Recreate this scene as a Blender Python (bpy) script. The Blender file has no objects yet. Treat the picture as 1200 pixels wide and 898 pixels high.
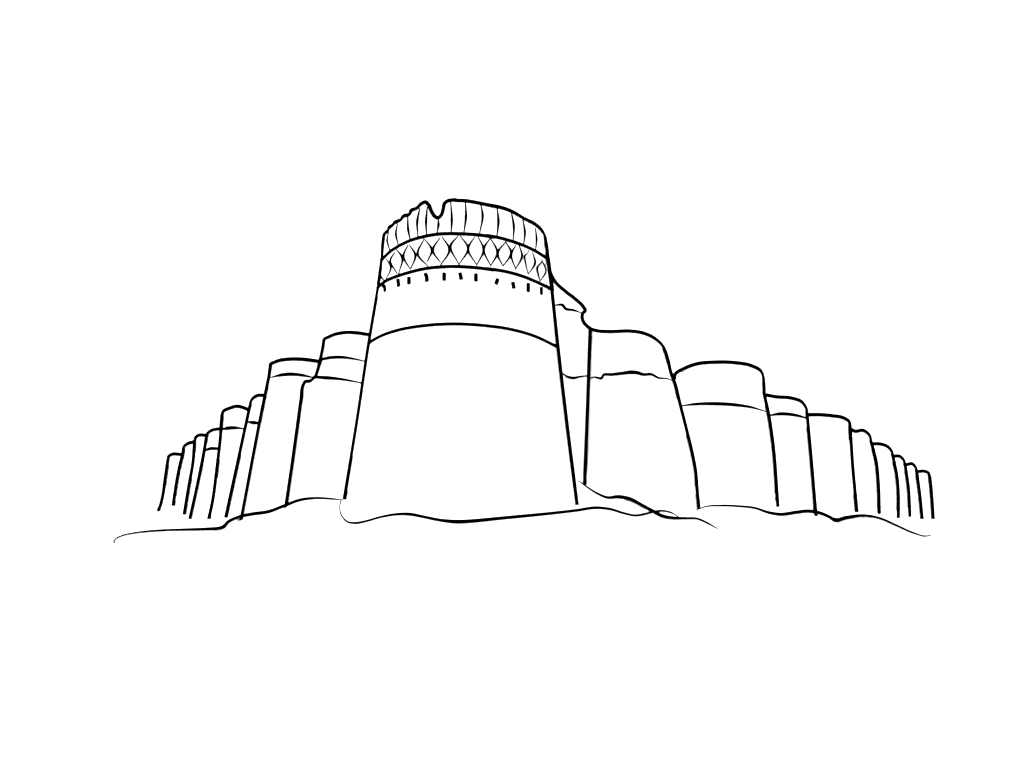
import bpy, math
from mathutils import Vector
from mathutils.bvhtree import BVHTree

# ---------------------------------------------------------------- scene basics
SC = bpy.context.scene
COL = SC.collection
F = 1100.0            # focal length in pixels of a 1200 px wide picture
UC, HOR = 600.0, 600.0  # principal column and horizon row
EYE = Vector((0, 0, 0))  # the eye is the origin; the ground lies 1.75 m below it
LINE_GAIN = 1.42

def at(u, v, y):
    """point at distance y whose direction is that of column u, row v"""
    return Vector(((u - UC) * y / F, y, (HOR - v) * y / F))

def px(ox, oy, s, txt):
    return [(ox + float(a.split(',')[0]) / s, oy + float(a.split(',')[1]) / s) for a in txt.split()]

def R1(t): return px(420, 220, 4.728, t)
def R3(t): return px(240, 370, 3.455, t)
def R4(t): return px(620, 300, 2.719, t)
def R5(t): return px(780, 410, 4.274, t)
def R6(t): return px(930, 470, 5.283, t)
def R7(t): return px(380, 560, 5.0, t)
def R8(t): return px(430, 230, 7.483, t)
def T1(t): return px(500, 225, 8.978, t)
def T2(t): return px(570, 235, 7.48, t)
def T3(t): return px(430, 270, 11.22, t)
def T4(t): return px(640, 300, 5.6125, t)
def T5(t): return px(660, 550, 6.0, t)
def T6(t): return px(800, 570, 4.0, t)
def T7(t): return px(180, 490, 6.908, t)
def T8(t): return px(120, 560, 4.0, t)

# ---------------------------------------------------------------- materials
def material(name, base, vary=0.0, scale=1.0, bump=0.0):
    m = bpy.data.materials.new(name); m.use_nodes = True
    nt = m.node_tree; b = nt.nodes['Principled BSDF']
    b.inputs['Roughness'].default_value = 1.0
    b.inputs['Specular IOR Level'].default_value = 0.0
    if vary:
        tc = nt.nodes.new('ShaderNodeTexCoord')
        n = nt.nodes.new('ShaderNodeTexNoise'); n.inputs['Scale'].default_value = scale
        r = nt.nodes.new('ShaderNodeValToRGB')
        r.color_ramp.elements[0].color = tuple(c - vary for c in base) + (1,)
        r.color_ramp.elements[1].color = tuple(base) + (1,)
        nt.links.new(tc.outputs['Object'], n.inputs['Vector'])
        nt.links.new(n.outputs['Fac'], r.inputs['Fac'])
        nt.links.new(r.outputs['Color'], b.inputs['Base Color'])
    else:
        b.inputs['Base Color'].default_value = tuple(base) + (1,)
    return m

WHITE = material('white_plaster', (0.86, 0.86, 0.86), 0.015, 0.4)
PALE = material('white_ground', (0.86, 0.86, 0.86), 0.015, 0.1)
INK = material('black_line', (0.0, 0.0, 0.0))

# ---------------------------------------------------------------- mesh helpers
class MB:
    def __init__(s): s.v, s.f, s.m = [], [], []
    def grid(s, rows, closed=False, mat=0):
        b, n = len(s.v), len(rows[0])
        for r in rows: s.v.extend(r)
        for i in range(len(rows) - 1):
            for j in range(n if closed else n - 1):
                k = (j + 1) % n
                s.f.append((b + i*n + j, b + i*n + k, b + (i+1)*n + k, b + (i+1)*n + j)); s.m.append(mat)
    def face(s, pts, mat=0):
        b = len(s.v); s.v.extend(pts); s.f.append(tuple(range(b, b + len(pts)))); s.m.append(mat)
    def tube(s, pts, rad, mat=1, n=8):
        if len(pts) < 2: return
        rows = []
        for i, p in enumerate(pts):
            t = (pts[min(i+1, len(pts)-1)] - pts[max(i-1, 0)])
            if t.length < 1e-6: t = Vector((0, 0, 1))
            t.normalize()
            a = t.cross(Vector((0, 1, 0)))
            if a.length < 1e-3: a = t.cross(Vector((1, 0, 0)))
            a.normalize(); b = t.cross(a)
            rows.append([p + (a*math.cos(q) + b*math.sin(q)) * rad[i] for q in [2*math.pi*k/n for k in range(n)]])
        s.grid(rows, True, mat)
        s.face(rows[0][::-1], mat); s.face(rows[-1], mat)
    def build(s, name, parent=None, mats=(WHITE, INK), smooth=False):
        me = bpy.data.meshes.new(name)
        off = parent.location if parent else Vector((0, 0, 0))
        me.from_pydata([Vector(p) - off for p in s.v], [], s.f)
        for m in mats: me.materials.append(m)
        me.polygons.foreach_set('material_index', s.m)
        if smooth: me.polygons.foreach_set('use_smooth', [True] * len(s.f))
        me.update()
        o = bpy.data.objects.new(name, me); COL.objects.link(o)
        if parent: o.parent = parent
        return o

def thing(name, label, cat, loc, group=None):
    o = bpy.data.objects.new(name, None); COL.objects.link(o)
    o.location = loc; o['label'] = label; o['category'] = cat
    if group: o['group'] = group
    return o

def smooth_path(pts, wid, step=1.2):
    """Catmull-Rom through the points; widths interpolated along"""
    if len(pts) == 2:
        out, n = [], max(2, int(math.dist(*pts) / step))
        return [(pts[0][0] + (pts[1][0]-pts[0][0])*i/n, pts[0][1] + (pts[1][1]-pts[0][1])*i/n, wid[0] + (wid[1]-wid[0])*i/n) for i in range(n+1)]
    out = []
    for i in range(len(pts) - 1):
        p0, p1, p2, p3 = pts[max(i-1, 0)], pts[i], pts[i+1], pts[min(i+2, len(pts)-1)]
        d1 = math.dist(p1, p2)
        if d1 < 1e-6: continue
        n = max(2, int(d1 / step))
        # tangents limited so a long span does not overshoot a short one
        def tan(a, b, c):
            da, dc = max(math.dist(a, b), 1e-6), max(math.dist(b, c), 1e-6)
            if a == b: return ((c[0]-b[0])/dc, (c[1]-b[1])/dc)
            if b == c: return ((b[0]-a[0])/da, (b[1]-a[1])/da)
            t = [(b[k]-a[k])/da*dc/(da+dc) + (c[k]-b[k])/dc*da/(da+dc) for k in (0, 1)]
            return t
        ta, tb = tan(p0, p1, p2), tan(p1, p2, p3)
        for k in range(n):
            t = k / n; t2, t3 = t*t, t*t*t
            h = (2*t3-3*t2+1, t3-2*t2+t, -2*t3+3*t2, t3-t2)
            out.append((h[0]*p1[0] + h[1]*ta[0]*d1 + h[2]*p2[0] + h[3]*tb[0]*d1,
                        h[0]*p1[1] + h[1]*ta[1]*d1 + h[2]*p2[1] + h[3]*tb[1]*d1,
                        wid[i] + (wid[i+1]-wid[i])*t))
    out.append((pts[-1][0], pts[-1][1], wid[-1]))
    return out

def widths(w, n):
    if isinstance(w, (int, float)): return [w] * n
    w = list(w)
    if len(w) == n: return w
    return [w[0] + 0] * n if len(w) == 1 else [
        w[min(int(i/(n-1)*(len(w)-1)), len(w)-2)] * (1 - (i/(n-1)*(len(w)-1) - min(int(i/(n-1)*(len(w)-1)), len(w)-2)))
        + w[min(int(i/(n-1)*(len(w)-1)), len(w)-2)+1] * (i/(n-1)*(len(w)-1) - min(int(i/(n-1)*(len(w)-1)), len(w)-2)) for i in range(n)]

def lerp_table(tab, x):
    tab = sorted(tab)
    if x <= tab[0][0]: return tab[0][1]
    for (a, fa), (b, fb) in zip(tab, tab[1:]):
        if x <= b: return fa + (fb - fa) * (x - a) / max(b - a, 1e-9)
    return tab[-1][1]

def ground_z(x, y):
    t = min(max((y - 60) / 55.0, 0), 1)
    far = min(max((y - 115) / 235.0, 0), 1)      # the plain falls away behind the fort
    return -1.75 + 0.85 * t - 3.4 * far

# ---------------------------------------------------------------- round battered towers
NSEG = 144
class Bastion:
    """A round battered tower standing at distance D. prof: rows (v, centre column, half width)."""
    def __init__(s, name, label, group, D, prof, edge=None):
        s.D = D
        if edge:                              # radius at each height from the tower's traced edge
            tab, s.prof = [(v, uc) for v, uc, w in prof], []
            sgn = 1 if edge[0][0] > prof[0][1] else -1
            for u, v, _ in smooth_path(edge, [1] * len(edge), 4):
                x = (lerp_table(tab, v) - UC) * D / F
                e = (u - sgn * 2.0 - UC) / F
                r = abs(x - D * e) / math.sqrt(1 + e * e); y = (x * e + D) / (1 + e * e)
                s.prof.append(((HOR - v) * y / F, x, r))
            z, x, r = max(s.prof); s.prof.append((z + 8, x, r))
            z, x, r = min(s.prof); s.prof.append((z - 3, x, r * 1.04))
        else: s.prof = [((HOR - v) * D / F, (uc - UC) * D / F, D * (w - 2.2) / math.sqrt(F*F + w*w)) for v, uc, w in prof]   # the edge ribs stand 1.9 px proud
        x0 = lerp_table([(z, x) for z, x, r in s.prof], 0)
        s.z0 = ground_z(x0, D) - 0.4
        s.root = thing(name, label, 'tower', Vector((x0, D, s.z0)), group)
        s.faces_v, s.faces_f = [], []
        s.uc = UC + F * x0 / D
    def ax(s, z): return lerp_table([(a, x) for a, x, r in s.prof], z)
    def rad(s, z): return lerp_table([(a, r) for a, x, r in s.prof], z)
    def pt(s, th, z, k=1.0):
        r = s.rad(z) * k
        return Vector((s.ax(z) + r * math.sin(th), s.D - r * math.cos(th), z))
    def curve(s, trace):
        """height of a traced line at each angle round the tower"""
        tr = sorted((p[0], p[1]) for p in smooth_path(trace, [1]*len(trace)))
        zn = (HOR - sum(p[1] for p in tr) / len(tr)) * s.D / F
        out = []
        for k in range(NSEG):
            th = 2 * math.pi * k / NSEG
            fth = th if math.cos(th) >= 0 else math.pi - th     # the rear mirrors the front
            z = zn
            for _ in range(4):
                p = s.pt(fth, z)
                v = lerp_table(tr, UC + F * p.x / p.y)
                z = (HOR - v) * p.y / F
            out.append(z)
        return out
    def shell(s, mb, lo, hi, rows=14):
        R = []
        for i in range(rows + 1):
            t = i / rows
            R.append([s.pt(2*math.pi*k/NSEG, lo[k] + (hi[k]-lo[k])*t) for k in range(NSEG)])
        b = len(s.faces_v)
        mb.grid(R, True, 0)
        for r in R: s.faces_v.extend(r)
        for i in range(rows):
            for j in range(NSEG):
                k = (j+1) % NSEG
                s.faces_f.append((b+i*NSEG+j, b+i*NSEG+k, b+(i+1)*NSEG+k, b+(i+1)*NSEG+j))
    def cap(s, mb, top, deck_drop=1.2):
        """rim, inner face of the parapet and the roof deck inside it"""
        zin = min(top) - deck_drop
        outer = [s.pt(2*math.pi*k/NSEG, top[k]) for k in range(NSEG)]
        c = Vector((s.ax(zin), s.D, 0))
        inner = [Vector((c.x + (p.x-c.x)*.8, c.y + (p.y-c.y)*.8, p.z)) for p in outer]
        deck = [Vector((p.x, p.y, zin)) for p in inner]
        mb.grid([outer, inner, deck], True, 0)
        mb.face(deck, 0)
    def ready(s): s.bvh = BVHTree.FromPolygons(s.faces_v, s.faces_f)
    def depth(s, u, v):
        for dv in (0, 1, 2, 3, 5, 7, 10):
            for du in (0, .5, 1, 1.5, 2, 3, 4, 6, 8, 10, 13, 16):
                uu = u + (du if u < s.uc else -du)
                d = Vector(((uu-UC)/F, 1, (HOR-v-dv)/F))
                h = s.bvh.ray_cast(EYE, d.normalized())
                if h[0] is not None: return h[0].y
        return s.D
    def line(s, mb, trace, w=3.2, lift=0.0):
        """a dark joint or edge lying on the tower's face"""
        sp = smooth_path(trace, widths(w, len(trace)))
        P, rd = [], []
        last = None
        for u, v, wd in sp:
            y = s.depth(u, v) - lift
            if last is not None: y = last + max(-2.5, min(2.5, y - last))
            last = y
            P.append(at(u, v, y)); rd.append(max(wd, .6) * LINE_GAIN * .5 * y / F)
        mb.tube(P, rd)
    def ring(s, mb, zs, trace, w=3.0):
        """the same dark rim carried on round the sides and rear of the tower"""
        us = [p[0] for p in trace]; lo, hi = min(us) - 2, max(us) + 2
        run = []
        for k in range(-NSEG // 4, NSEG - NSEG // 4 + 1):
            th = 2 * math.pi * k / NSEG
            p = s.pt(th, zs[k % NSEG])
            if math.cos(th) >= 0 and lo <= UC + F * p.x / p.y <= hi or p.z < s.z0:
                mb.tube(run, [w * LINE_GAIN * .5 * s.D / F] * len(run)); run = []
            else: run.append(p)
        mb.tube(run, [w * LINE_GAIN * .5 * s.D / F] * len(run))
    def rib(s, mb, top, th, w=3.2):
        """the joint where the tower's hidden flank meets the wall"""
        k = int(round(th / (2 * math.pi) * NSEG)) % NSEG
        P = [s.pt(th, s.z0 + (top[k] - s.z0) * i / 30) for i in range(31)]
        mb.tube(P, [w * LINE_GAIN * .5 * s.D / F] * 31)


# ---------------------------------------------------------------- great corner tower
def corner_tower():
    b = Bastion('corner_tower', 'tall tapering corner tower with broken crest, diamond frieze and row of beam ends', None, 80.0,
                [(640, 539.5, 142), (590, 539.8, 136), (402, 543.2, 110.5), (330, 544.3, 99.8), (290, 544.6, 96.2), (262, 544.6, 93.5), (230, 544.6, 92)])
    crest = (R8('150,350 160,328 190,300 195,278 232,252 242,235 300,206 322,175 378,156 384,130 440,105 480,65 515,52 540,75 570,140 600,182 625,191 650,170 670,110 682,62 710,42 780,35')
             + T1('300,88 400,93 560,120 700,150') + T2('0,38 100,55 220,95 330,160 420,205 480,260 515,330'))
    f_top = R8('138,556 200,492 260,450 380,390 500,355 640,332') + T1('250,440 390,443 560,455 700,475') + T2('0,308 100,325 200,352 300,385 420,440 528,508')
    f_low = R8('95,805 160,750 260,705 370,670 520,635 680,620') + T1('300,786 400,790 560,803 700,822') + T2('0,600 120,615 250,645 380,690 500,745 582,784')
    belt = R1('60,860 120,825 220,790 350,767 470,757 560,756 700,765 850,787 980,825 1105,885')
    cz, ft, fl = b.curve(crest), b.curve(f_top), b.curve(f_low)
    base = [b.z0] * NSEG
    wall, frieze, par = MB(), MB(), MB()
    b.shell(wall, base, fl, 24); b.shell(frieze, fl, ft, 6); b.shell(par, ft, cz, 8); b.cap(par, cz)
    b.ready()
    # edges of the battered wall
    b.line(wall, [(403.5, 585.5), (418, 497), (432.3, 403), (444.3, 332)], 3.4)
    b.line(wall, [(676.3, 592), (665.5, 506), (653.8, 406), (646.2, 335)] , 3.3)
    b.line(frieze, [(444, 334), (446, 320), (448.3, 303)], 4.2)
    b.line(frieze, T2('576,770 565,700 553,610 540,510'), 3.8)
    b.line(par, [(448.3, 303), (448.8, 288), (450, 276.8)], 3.6)
    b.line(par, T2('540,510 530,420 515,330'), 3.3)
    # upright grooves of the parapet
    for g in (R8('192,312 180,390 202,478'), R8('268,242 255,330 272,422'), R8('357,178 361,290 380,388'), R8('462,108 441,220 446,352'),
              R8('528,95 518,220 522,342'), R8('625,200 627,250 614,318'), T1('253,108 264,300 256,432'), T1('408,108 413,260 391,432'),
              T1('571,138 589,240 558,432'), T1('744,175 756,310 740,464'), T2('95,68 105,170 93,308'), T2('220,108 240,220 236,345'),
              T2('320,168 337,280 329,378'), T2('430,243 438,340 433,428')):
        b.line(par, g, (1.1, 2.5, 1.0), .08)
    # lozenge frieze
    for g in (T3('252,375 315,480 250,645'), T3('172,520 182,600 228,662'), T3('367,285 310,395 395,568'), T3('385,253 458,345 415,575'), T3('540,190 480,340 568,510'),
              T3('555,188 635,322 572,512'), T3('750,112 668,315 798,468'), T3('760,118 852,255 785,422'), T3('962,92 868,262 967,425'), T3('985,82 1082,245 962,468'),
              T1('332,462 254,558 338,760'), T1('352,462 434,585 342,760'), T1('504,474 438,590 527,770'), T1('540,472 598,600 527,770'), T1('668,488 604,590 674,780'),
              T1('672,486 743,635 672,780'), T2('170,362 100,462 148,578'), T2('170,362 216,455 146,578'), T2('260,392 220,462 258,605'), T2('287,392 312,482 255,605')):
        b.line(frieze, g, (0.9, 2.35, 0.9), .08)
    b.line(frieze, T2('372,437 360,465 340,480 345,550 368,648'), (.8, 1.0, 1.8, 1.6, .8), .2); b.line(frieze, T2('404,452 428,545 366,648'), (.8, 2.1, .8), .2)
    b.line(frieze, T2('490,512 486,535 447,592 456,650 472,710'), (.7, 1.2, 2.0, 1.7, .8), .3); b.line(frieze, T2('490,530 505,560 521,620 472,708'), (.8, 1.5, 1.9, .7), .3)
    wall.build('wall', b.root); frieze.build('frieze', b.root); par.build('parapet', b.root)
    m = MB(); b.line(m, crest, 3.5); b.ring(m, cz, crest); m.build('coping', b.root)
    m = MB(); b.line(m, f_top, 3.3); m.build('string_course', b.root)
    m = MB(); b.line(m, f_low, 3.3); m.build('string_course', b.root)
    m = MB(); b.line(m, belt, 3.1); m.build('string_course', b.root)
    for g in ('136,541 146,552 149,574', '219,510 224,547', '280,497 280,534', '370,477 376,488 379,520', '475,473 475,514', '563,473 570,508',
              '651,478 651,518', '772,507 762,534', '856,524 862,559', '941,532 940,577', '1012,555 1012,592'):
        m = MB(); b.line(m, R1(g), 3.4, .1); m.build('beam_end', b.root)
corner_tower()

# ---------------------------------------------------------------- the receding rows of bastions
def bastion(label, group, D, prof, top, edges, band=None, extra=(), w=3.2, band_w=(0.8, 2.4, 0.8), edge_w=None):
    b = Bastion('bastion', label, group, D, prof, edges[-1])
    tz = b.curve(top); base = [b.z0] * NSEG
    wall, par = MB(), MB()
    if band:
        bz = b.curve(band)
        b.shell(wall, base, bz); b.shell(par, bz, tz, 6)
        b.cap(par, tz)
    else:
        b.shell(wall, base, tz); b.cap(wall, tz)
    b.ready()
    for k, e in enumerate(edges): b.line(wall, e, edge_w or w, 0.9 if len(edges) > 1 and k == 0 else 0)
    if band: par.build('parapet', b.root)
    b.rib(wall, tz, math.radians(128 if edges[-1][0][0] < b.uc else 232))
    wall.build('wall', b.root)
    m = MB(); b.line(m, top, w); b.ring(m, tz, top); m.build('coping', b.root)
    if band:
        m = MB(); b.line(m, band, [q * 1.35 for q in band_w], .08); m.build('string_course', b.root)
    for e, ew in extra:
        m = MB(); b.line(m, e, [q * 1.35 for q in ew], .08); m.build('string_course', b.root)

LG, RG = 'bastions of the left wall', 'bastions of the right wall'
# left row, from the corner tower outwards
bastion('stepped bastion directly left of the tall corner tower, with two bands near its top', LG, 94,
        [(640, 408, 78), (592, 408, 72), (451, 408, 53), (448, 408, 51), (446.5, 408, 40), (440, 408, 36.5), (424, 408, 33), (398, 408, 28.5), (380, 408, 28)],
        R3('483,95 530,75 575,68 620,70 665,77'),
        [R3('483,95 478,130 466,185 456,225 443,255 425,265 406,268 398,282 390,335 375,445 355,590 327,780')],
        band=R3('443,250 500,252 560,258 637,273'), band_w=(2.6, 2.4, 1.6, .8),
        extra=[(R3('463,180 500,171 550,168 600,174 650,185'), (1.6, 2.2, 2.0, 1.4, .6))])
bastion('second bastion left of the tall corner tower, wide and plain under one curved band', LG, 112,
        [(630, 346, 68), (606, 346, 62.5), (464, 346, 36), (441, 346, 31), (427, 346, 29.5), (410, 346, 29)],
        R3('268,195 300,182 350,176 400,177 460,185'), [R3('268,193 262,235 244,320 147,825')],
        band=R3('268,250 310,240 350,237 400,242 445,252'), w=3.4, band_w=(.8, 2.2, 2.4, 1.8, .7), edge_w=(4.0, 3.4, 3.0, 3.0))
bastion('slim bastion with a short band, squeezed against the second bastion left of the corner tower', LG, 144,
        [(630, 314, 55), (606, 314, 49.5), (485, 314, 23.5), (470, 314, 20), (455, 314, 19)],
        R3('183,368 187,350 196,334 215,323 240,323'), [R3('183,365 175,402 85,816')],
        band=R3('172,430 195,433 218,435'), w=3.2, band_w=(1.0, 2.6, 1.6))
bastion('bastion with humped top and thin band, fourth outwards from the corner tower on the left', LG, 163,
        [(630, 279, 40), (609, 279, 35.5), (590, 279, 31.5), (546, 279, 25), (505, 279, 20.3), (485, 279, 20), (470, 279, 19)],
        R3('70,402 75,388 100,375 130,367 155,372 177,382'), [R3('70,400 67,430 65,470 50,610 30,760 15,828')],
        band=R3('65,462 90,456 120,454 158,458'), band_w=(.8, 2.4, 2.2, .8))
bastion('smaller bastion with a band, fifth outwards on the left, between humped and very narrow ones', LG, 206,
        [(630, 264, 47), (608, 264, 42), (571, 264, 33.5), (527, 264, 24.5), (509, 264, 21.5), (500, 264, 20)],
        T7('430,135 445,117 470,100 510,90 545,88'), [T7('430,135 410,260 350,560 293,818')],
        band=T7('415,262 460,248 525,248'), w=3.0, band_w=(1.6, 2.2, 1.8))
bastion('very narrow plain bastion showing only a sliver, third from the outer end on the left', LG, 222,
        [(630, 246, 35), (603, 246, 31), (574, 246, 25.5), (538, 246, 19), (515, 246, 18), (505, 246, 17)],
        T7('333,185 343,155 362,141 430,141'), [T7('333,180 330,210 322,330 280,580 247,782')], w=3.1)
bastion('small bastion with sloping round shoulder, next to the outermost on the left', LG, 246,
        [(630, 235, 38), (593, 235, 32.5), (554, 235, 26), (533, 235, 21.5), (525, 235, 20), (515, 235, 19.5)],
        T7('238,295 240,258 252,225 280,206 335,190'), [T7('240,292 233,310 200,445 157,712')], w=3.1)
bastion('outermost bastion at the left end of the fort, small with flat top', LG, 295,
        [(630, 217, 37), (598, 217, 31.5), (584, 217, 27), (560, 217, 23), (541, 217, 20), (530, 217, 19)],
        T7('115,350 125,308 150,293 200,293 240,300'), [T7('115,345 95,480 70,650 54,712 40,745')], w=3.1)

# right row, from the corner tower outwards
bastion('large bastion right of the corner tower with rounded top and ragged crack across it', RG, 96,
        [(640, 750.5, 72), (598, 750.2, 67), (560, 749.2, 64.5), (535, 747.3, 62), (503, 743.5, 56.5), (473, 740.2, 53), (446, 737.2, 50), (420, 734.5, 46.5), (400, 732.5, 46), (380, 732, 46)],
        T4('290,480 340,493 430,497 560,495 640,508 710,540 770,600 800,680 820,765 840,808'),
        [T4('290,480 285,620 276,898') + R4('177,728'), [(777.4, 407), (782.5, 421), (786.2, 437), (790.3, 447.5), (797.3, 475.5), (804.3, 503), (811.3, 531.7), (814.8, 550), (817, 575), (819.3, 599)]],
        band=T4('290,803 320,797 345,803 365,805 375,785 430,780 500,772 560,765 600,768 640,780 690,778 740,802 800,808 838,825'),
        w=3.2, band_w=(.8, 1.2, 1.6, 1.8, 1.8, 2.0, 2.2, 2.6, 2.4, 2.0, 1.8, 1.4, 1.0, .7))
bastion('broad bastion with domed top and thin band, second right of the corner tower', RG, 113,
        [(640, 846, 71), (594, 846, 65), (515, 846, 59), (485, 846, 55.5), (462, 846, 50.5), (444, 846, 49.5), (410, 846, 49)],
        R5('45,148 47,125 55,115 80,100 150,72 250,62 350,65 430,80 475,105 488,140 492,180 493,222'), [R5('493,222 515,320 535,450 562,785')],
        band=R5('80,280 150,272 250,270 350,276 430,288 505,310'), w=3.3, band_w=(.8, 1.8, 2.3, 2.2, 1.6, .7))
bastion('lower bastion with band and round shoulder, third right of the corner tower', RG, 146,
        [(630, 905, 53), (604, 905, 51), (527, 905, 44.7), (488, 905, 41), (470, 905, 40), (455, 905, 39)],
        R5('497,225 550,235 630,242 680,260 703,295 709,330'), [R5('709,330 725,500 753,830')],
        band=R5('525,328 570,321 620,323 670,332 708,343'), w=3.2, band_w=(1.2, 2.2, 2.2, 1.8, 1.2))
bastion('plain bastion with long level top, fourth right of the corner tower', RG, 176,
        [(630, 960, 48), (600, 960, 44.5), (545, 960, 39), (503, 960, 36.5), (490, 960, 35.5)],
        R6('85,85 160,85 240,92 310,105 340,125 350,170'), [R6('350,165 365,400 392,690')], w=3.3)
bastion('small bastion with dipped top and curved edge, fifth right of the corner tower', RG, 208,
        [(630, 995, 37), (601, 995, 35.3), (568, 995, 34.3), (540, 995, 31.5), (520, 995, 26.2), (510, 995, 24)],
        R6('350,172 380,187 430,182 460,202 482,265'), [R6('482,262 510,370 525,520 530,695')], w=3.2)
bastion('small bastion with round shoulder, between dipped one and the three tiny end ones', RG, 252,
        [(630, 1022, 32), (607, 1022, 30.7), (578, 1022, 30.6), (559, 1022, 29.2), (535, 1022, 24), (525, 1022, 23)],
        R6('485,265 540,267 585,285 605,312 614,343'), [R6('614,340 640,470 648,570 648,725')], w=3.1)
bastion('tiny bastion near the right end, tallest of the last three', RG, 308,
        [(630, 1042, 26), (605, 1042, 24.3), (570, 1042, 22.4), (545, 1042, 18.5), (535, 1042, 17)],
        R6('618,342 655,342 676,360 690,398'), [R6('690,395 710,530 720,715')], w=3.0)
bastion('tiny bastion near the right end, next to the outermost', RG, 350,
        [(630, 1056, 27), (611, 1056, 25), (578, 1056, 21.6), (553, 1056, 18), (543, 1056, 16.5)],
        R6('692,397 715,390 735,389 748,402 762,440'), [R6('762,438 780,570 798,748')], w=3.0)
bastion('outermost bastion at the right end of the fort, lowest of all', RG, 412,
        [(630, 1072, 23), (609, 1072, 21.7), (583, 1072, 19.8), (560, 1072, 18), (550, 1072, 16.5)],
        R6('765,437 815,436 832,444 842,468'), [R6('842,465 848,510 856,600 865,737')], w=3.0)

# ---------------------------------------------------------------- broken wall between the corner tower and the large bastion
def broken_wall():
    y, thick = 95.2, 6.0
    root = thing('curtain_wall', 'tall broken wall piece wedged between the corner tower and the large right bastion', 'wall', at(665, 604, y))
    crest = T4('5,-20 12,40 25,100 60,170 130,235 200,290 245,335 258,360 241,378 240,420 262,455 292,478')
    ledge = T4('48,326 110,325 125,345 180,357 236,376')
    band = T4('103,768 140,795 180,803 220,795 278,788')
    sp = [(p[0], p[1]) for p in smooth_path(crest, [1]*len(crest))]
    back = Vector((0, thick, 0))
    def slab(mb, pts):
        fr = [at(u, v, y) for u, v in pts]
        bk = [p + back for p in fr]
        mb.face(fr[::-1]); mb.face(bk)
        mb.grid([fr, bk], True)
    k = min(range(len(sp)), key=lambda i: math.dist(sp[i], (681.5, 368)))
    up, low = MB(), MB()
    lp = [(p[0], p[1]) for p in smooth_path(ledge, [1]*len(ledge))]
    slab(up, sp[:k+1] + lp[::-1] + [(630, lp[0][1]), (630, sp[0][1])])
    slab(low, [(630, lp[0][1])] + lp + sp[k+1:] + [(694, 480), (694, 612), (630, 612)])
    def ln(mb, tr, w):
        s = smooth_path(tr, widths(w, len(tr)))
        mb.tube([at(u, v, y - .02) for u, v, _ in s], [max(q, .6)*LINE_GAIN*.5*y/F for _, _, q in s])
    up.build('broken_top', root); low.build('wall', root)
    m = MB(); ln(m, crest, 3.2); m.build('coping', root)
    m = MB(); ln(m, ledge, (.8, 2.8, 2.6, 2.2, .6)); m.build('ledge', root)
    m = MB(); ln(m, band, (.8, 2.4, 2.6, 1.8, 1.2)); m.build('string_course', root)
broken_wall()

# ---------------------------------------------------------------- ground and the sand banks at the foot of the walls
def ground():
    ys = [-400, -60, -20, 0, 20, 40, 50, 60, 70, 80, 90, 100, 115, 140, 200, 300, 420, 700, 1200, 2500, 6000]
    xs = [-6000, -2000, -800, -400, -200, -120, -80, -50, -25, 0, 25, 50, 80, 120, 200, 400, 800, 2000, 6000]
    mb = MB(); mb.grid([[Vector((x, y, ground_z(x, y))) for x in xs] for y in ys])
    o = mb.build('ground', None, (PALE, INK), True); o['kind'] = 'structure'; o['label'] = 'bare white ground spreading to the horizon'
ground()

def bank(trace, w, depths, label, mesh_from=0.0, run_out=1.6, stubs=()):
    """a low ridge of sand: its crest, front and rear slopes, and the dark line along the crest"""
    sp = smooth_path(trace, [q * 1.18 for q in widths(w, len(trace))])
    n = len(sp)
    mb, rows, P, rd = MB(), [], [], []
    L = [0.0]
    for a, b in zip(sp, sp[1:]): L.append(L[-1] + math.dist(a[:2], b[:2]))
    for (u, v, wd), s in zip(sp, L):
        y = lerp_table(depths, s / L[-1])
        p = at(u, v, y); P.append(p); rd.append(max(wd, .6) * LINE_GAIN * .5 * y / F)
    ks = ((1.6, -.1), (.9, .55), (.3, .93), (0, 1), (-.45, .9), (-1.3, .5), (-2.6, -.1))
    body = [(p, r) for p, r, q in zip(P, rd, L) if q / L[-1] >= mesh_from]
    for p, r in body:
        g = ground_z(p.x, p.y) - .25
        h = max(p.z - r - g, .1)              # the dark line lies on top of the crest
        rows.append([Vector((p.x, p.y + k * h, g + q * h)) for k, q in ks])
    for end, sgn in ((0, -1), (-1, 1)):       # both ends run out into the ground
        p = body[end][0]; g = ground_z(p.x, p.y) - .3; h = max(p.z - g, .1)
        t = [Vector((p.x + sgn * (1.6 if sgn > 0 else run_out) * h, p.y + k * h, g - .05)) for k, q in ks]
        rows = [t] + rows if sgn < 0 else rows + [t]
    mb.grid(rows)
    mb.tube(P, rd)
    for u0, v0, u1, v1 in stubs:              # the wall joints run on a little way down the front of the bank
        i = min(range(len(P)), key=lambda k: abs(sp[k][0] - u0)); y = P[i].y
        q = [at(u0 + (u1-u0)*t, v0 + (v1-v0)*t, y - .1 - .9 * t) for t in (0, .5, 1)]
        mb.tube(q, [3.0 * LINE_GAIN * .5 * y / F] * 3)
    o = mb.build('sand_bank', None, (PALE, INK), True)
    o['kind'] = 'structure'; o['label'] = label
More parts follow.
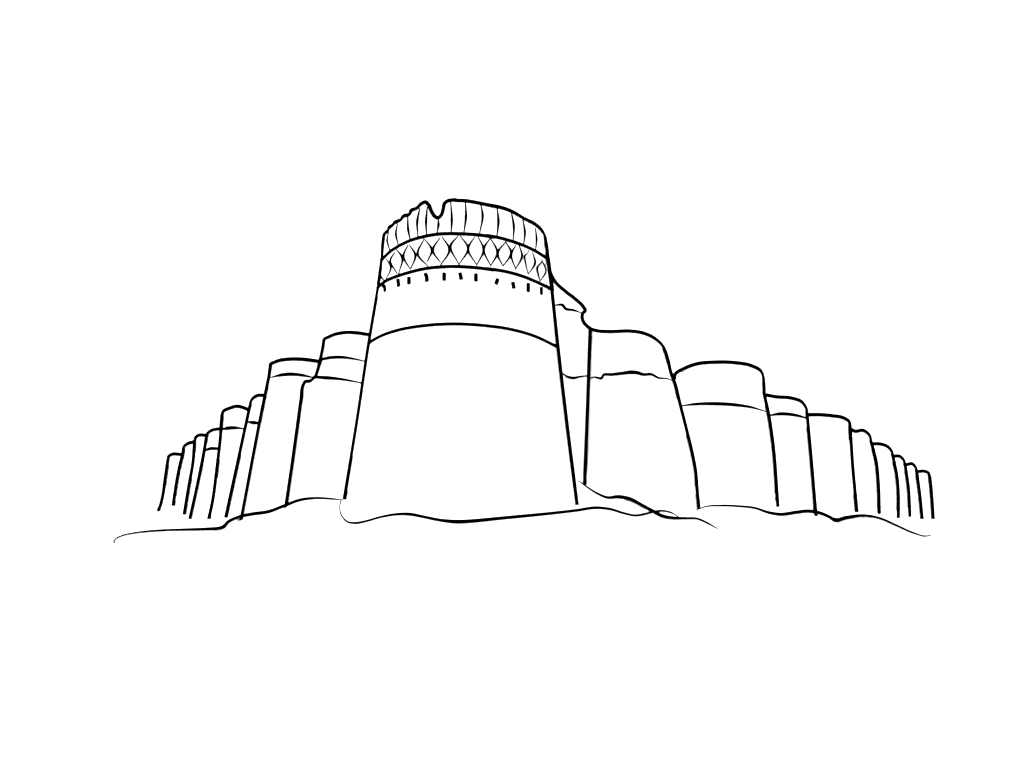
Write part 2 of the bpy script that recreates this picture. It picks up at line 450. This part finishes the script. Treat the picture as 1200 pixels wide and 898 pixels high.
bank(R7('98,130 91,170 95,205 110,235 140,260 180,265 240,255 330,230 420,214 500,213 580,228 680,248 780,257 880,252 1000,240') + T5('0,300 100,288 230,270 330,280 430,310 510,325 580,312 640,297 700,292 760,305 815,338'),
     (.9, 1.0, 1.1, 1.3, 1.5, 1.7, 1.7, 1.7, 2.0, 2.4, 2.2, 2.3, 3.0, 2.8, 2.6, 2.2, 2.2, 2.2, 2.0, 1.8, 1.7, 1.6, 1.6, 1.5, 1.3, .7),
     [(0, 80), (.05, 76), (.08, 73), (.12, 69.5), (.2, 67), (.88, 66), (.92, 70), (1, 77)], 'low sand bank at the foot of the corner tower', .08, .25)
bank(T5('105,80 160,120 240,170 310,198 390,193 460,205 550,250 640,298 700,328 780,342 870,344 940,346 1010,375 1085,417'),
     (.7, 1.3, 1.7, 2.0, 2.7, 2.7, 2.6, 2.6, 2.5, 2.2, 1.7, 1.6, 1.5, .8), [(0, 88), (.35, 84), (.5, 72), (.7, 66), (1, 60)], 'steep sand bank right of the corner tower')
bank(T8('57,308 54,298 60,288 90,272 140,260 200,252 280,246 370,243 500,239 548,236 567,230 590,206 630,186 700,170 780,158 860,128 930,103 1000,95 1080,99 1128,104'),
     (1.0, 1.2, 1.0, 1.1, 1.3, 1.5, 1.6, 1.8, 2.2, 2.7, 2.9, 2.4, 2.2, 2.6, 2.6, 2.4, 2.3, 1.8, 1.4, .7),
     [(0, 52), (.05, 56), (.3, 68), (.48, 76), (.55, 95), (.7, 94), (.8, 86), (1, 84.5)], 'long low sand bank along the left wall', stubs=((335.6, 590, 334.6, 596), (283.4, 604, 282.3, 608.5)))
bank(T6('60,114 100,97 180,90 260,93 340,102 400,122 460,131 530,122 590,116 640,124 680,140 711,157 770,146 850,137 920,148 1000,182 1080,217 1140,233 1165,229'),
     (.5, 1.0, 1.5, 1.6, 1.8, 2.2, 2.5, 2.6, 2.6, 2.6, 2.6, 3.2, 2.8, 2.2, 1.8, 1.6, 1.4, 1.1, .8),
     [(0, 91), (.1, 93), (.35, 96), (.6, 96), (.75, 88), (1, 60)], 'rolling sand bank along the right wall', stubs=((955.8, 598, 956.3, 604.5),))

# ---------------------------------------------------------------- light: a blank, bright white sky and a soft sun behind the viewer
W = bpy.data.worlds.new('World'); SC.world = W; W.use_nodes = True
bg = W.node_tree.nodes['Background']
bg.inputs['Color'].default_value = (1, 1, 1, 1); bg.inputs['Strength'].default_value = 1.0
sun = bpy.data.lights.new('sun', 'SUN'); sun.energy = 1.2; sun.angle = math.radians(30); sun.color = (1, .99, .97)
so = bpy.data.objects.new('sun', sun); COL.objects.link(so)
so.rotation_euler = (math.radians(52), 0, math.radians(-6))

cam = bpy.data.cameras.new('camera')
cam.sensor_width = 36; cam.lens = 36 * F / 1200
cam.shift_y = (HOR - 449) / 1200
cam.clip_start = .1; cam.clip_end = 20000
co = bpy.data.objects.new('camera', cam); COL.objects.link(co)
co.location = EYE; co.rotation_euler = (math.radians(90), 0, 0)
SC.camera = co

vs = SC.view_settings
vs.view_transform = 'Standard'; vs.look = 'None'; vs.gamma = 1; vs.use_curve_mapping = False
vs.exposure = 1.15
SC.cycles.max_bounces = 8
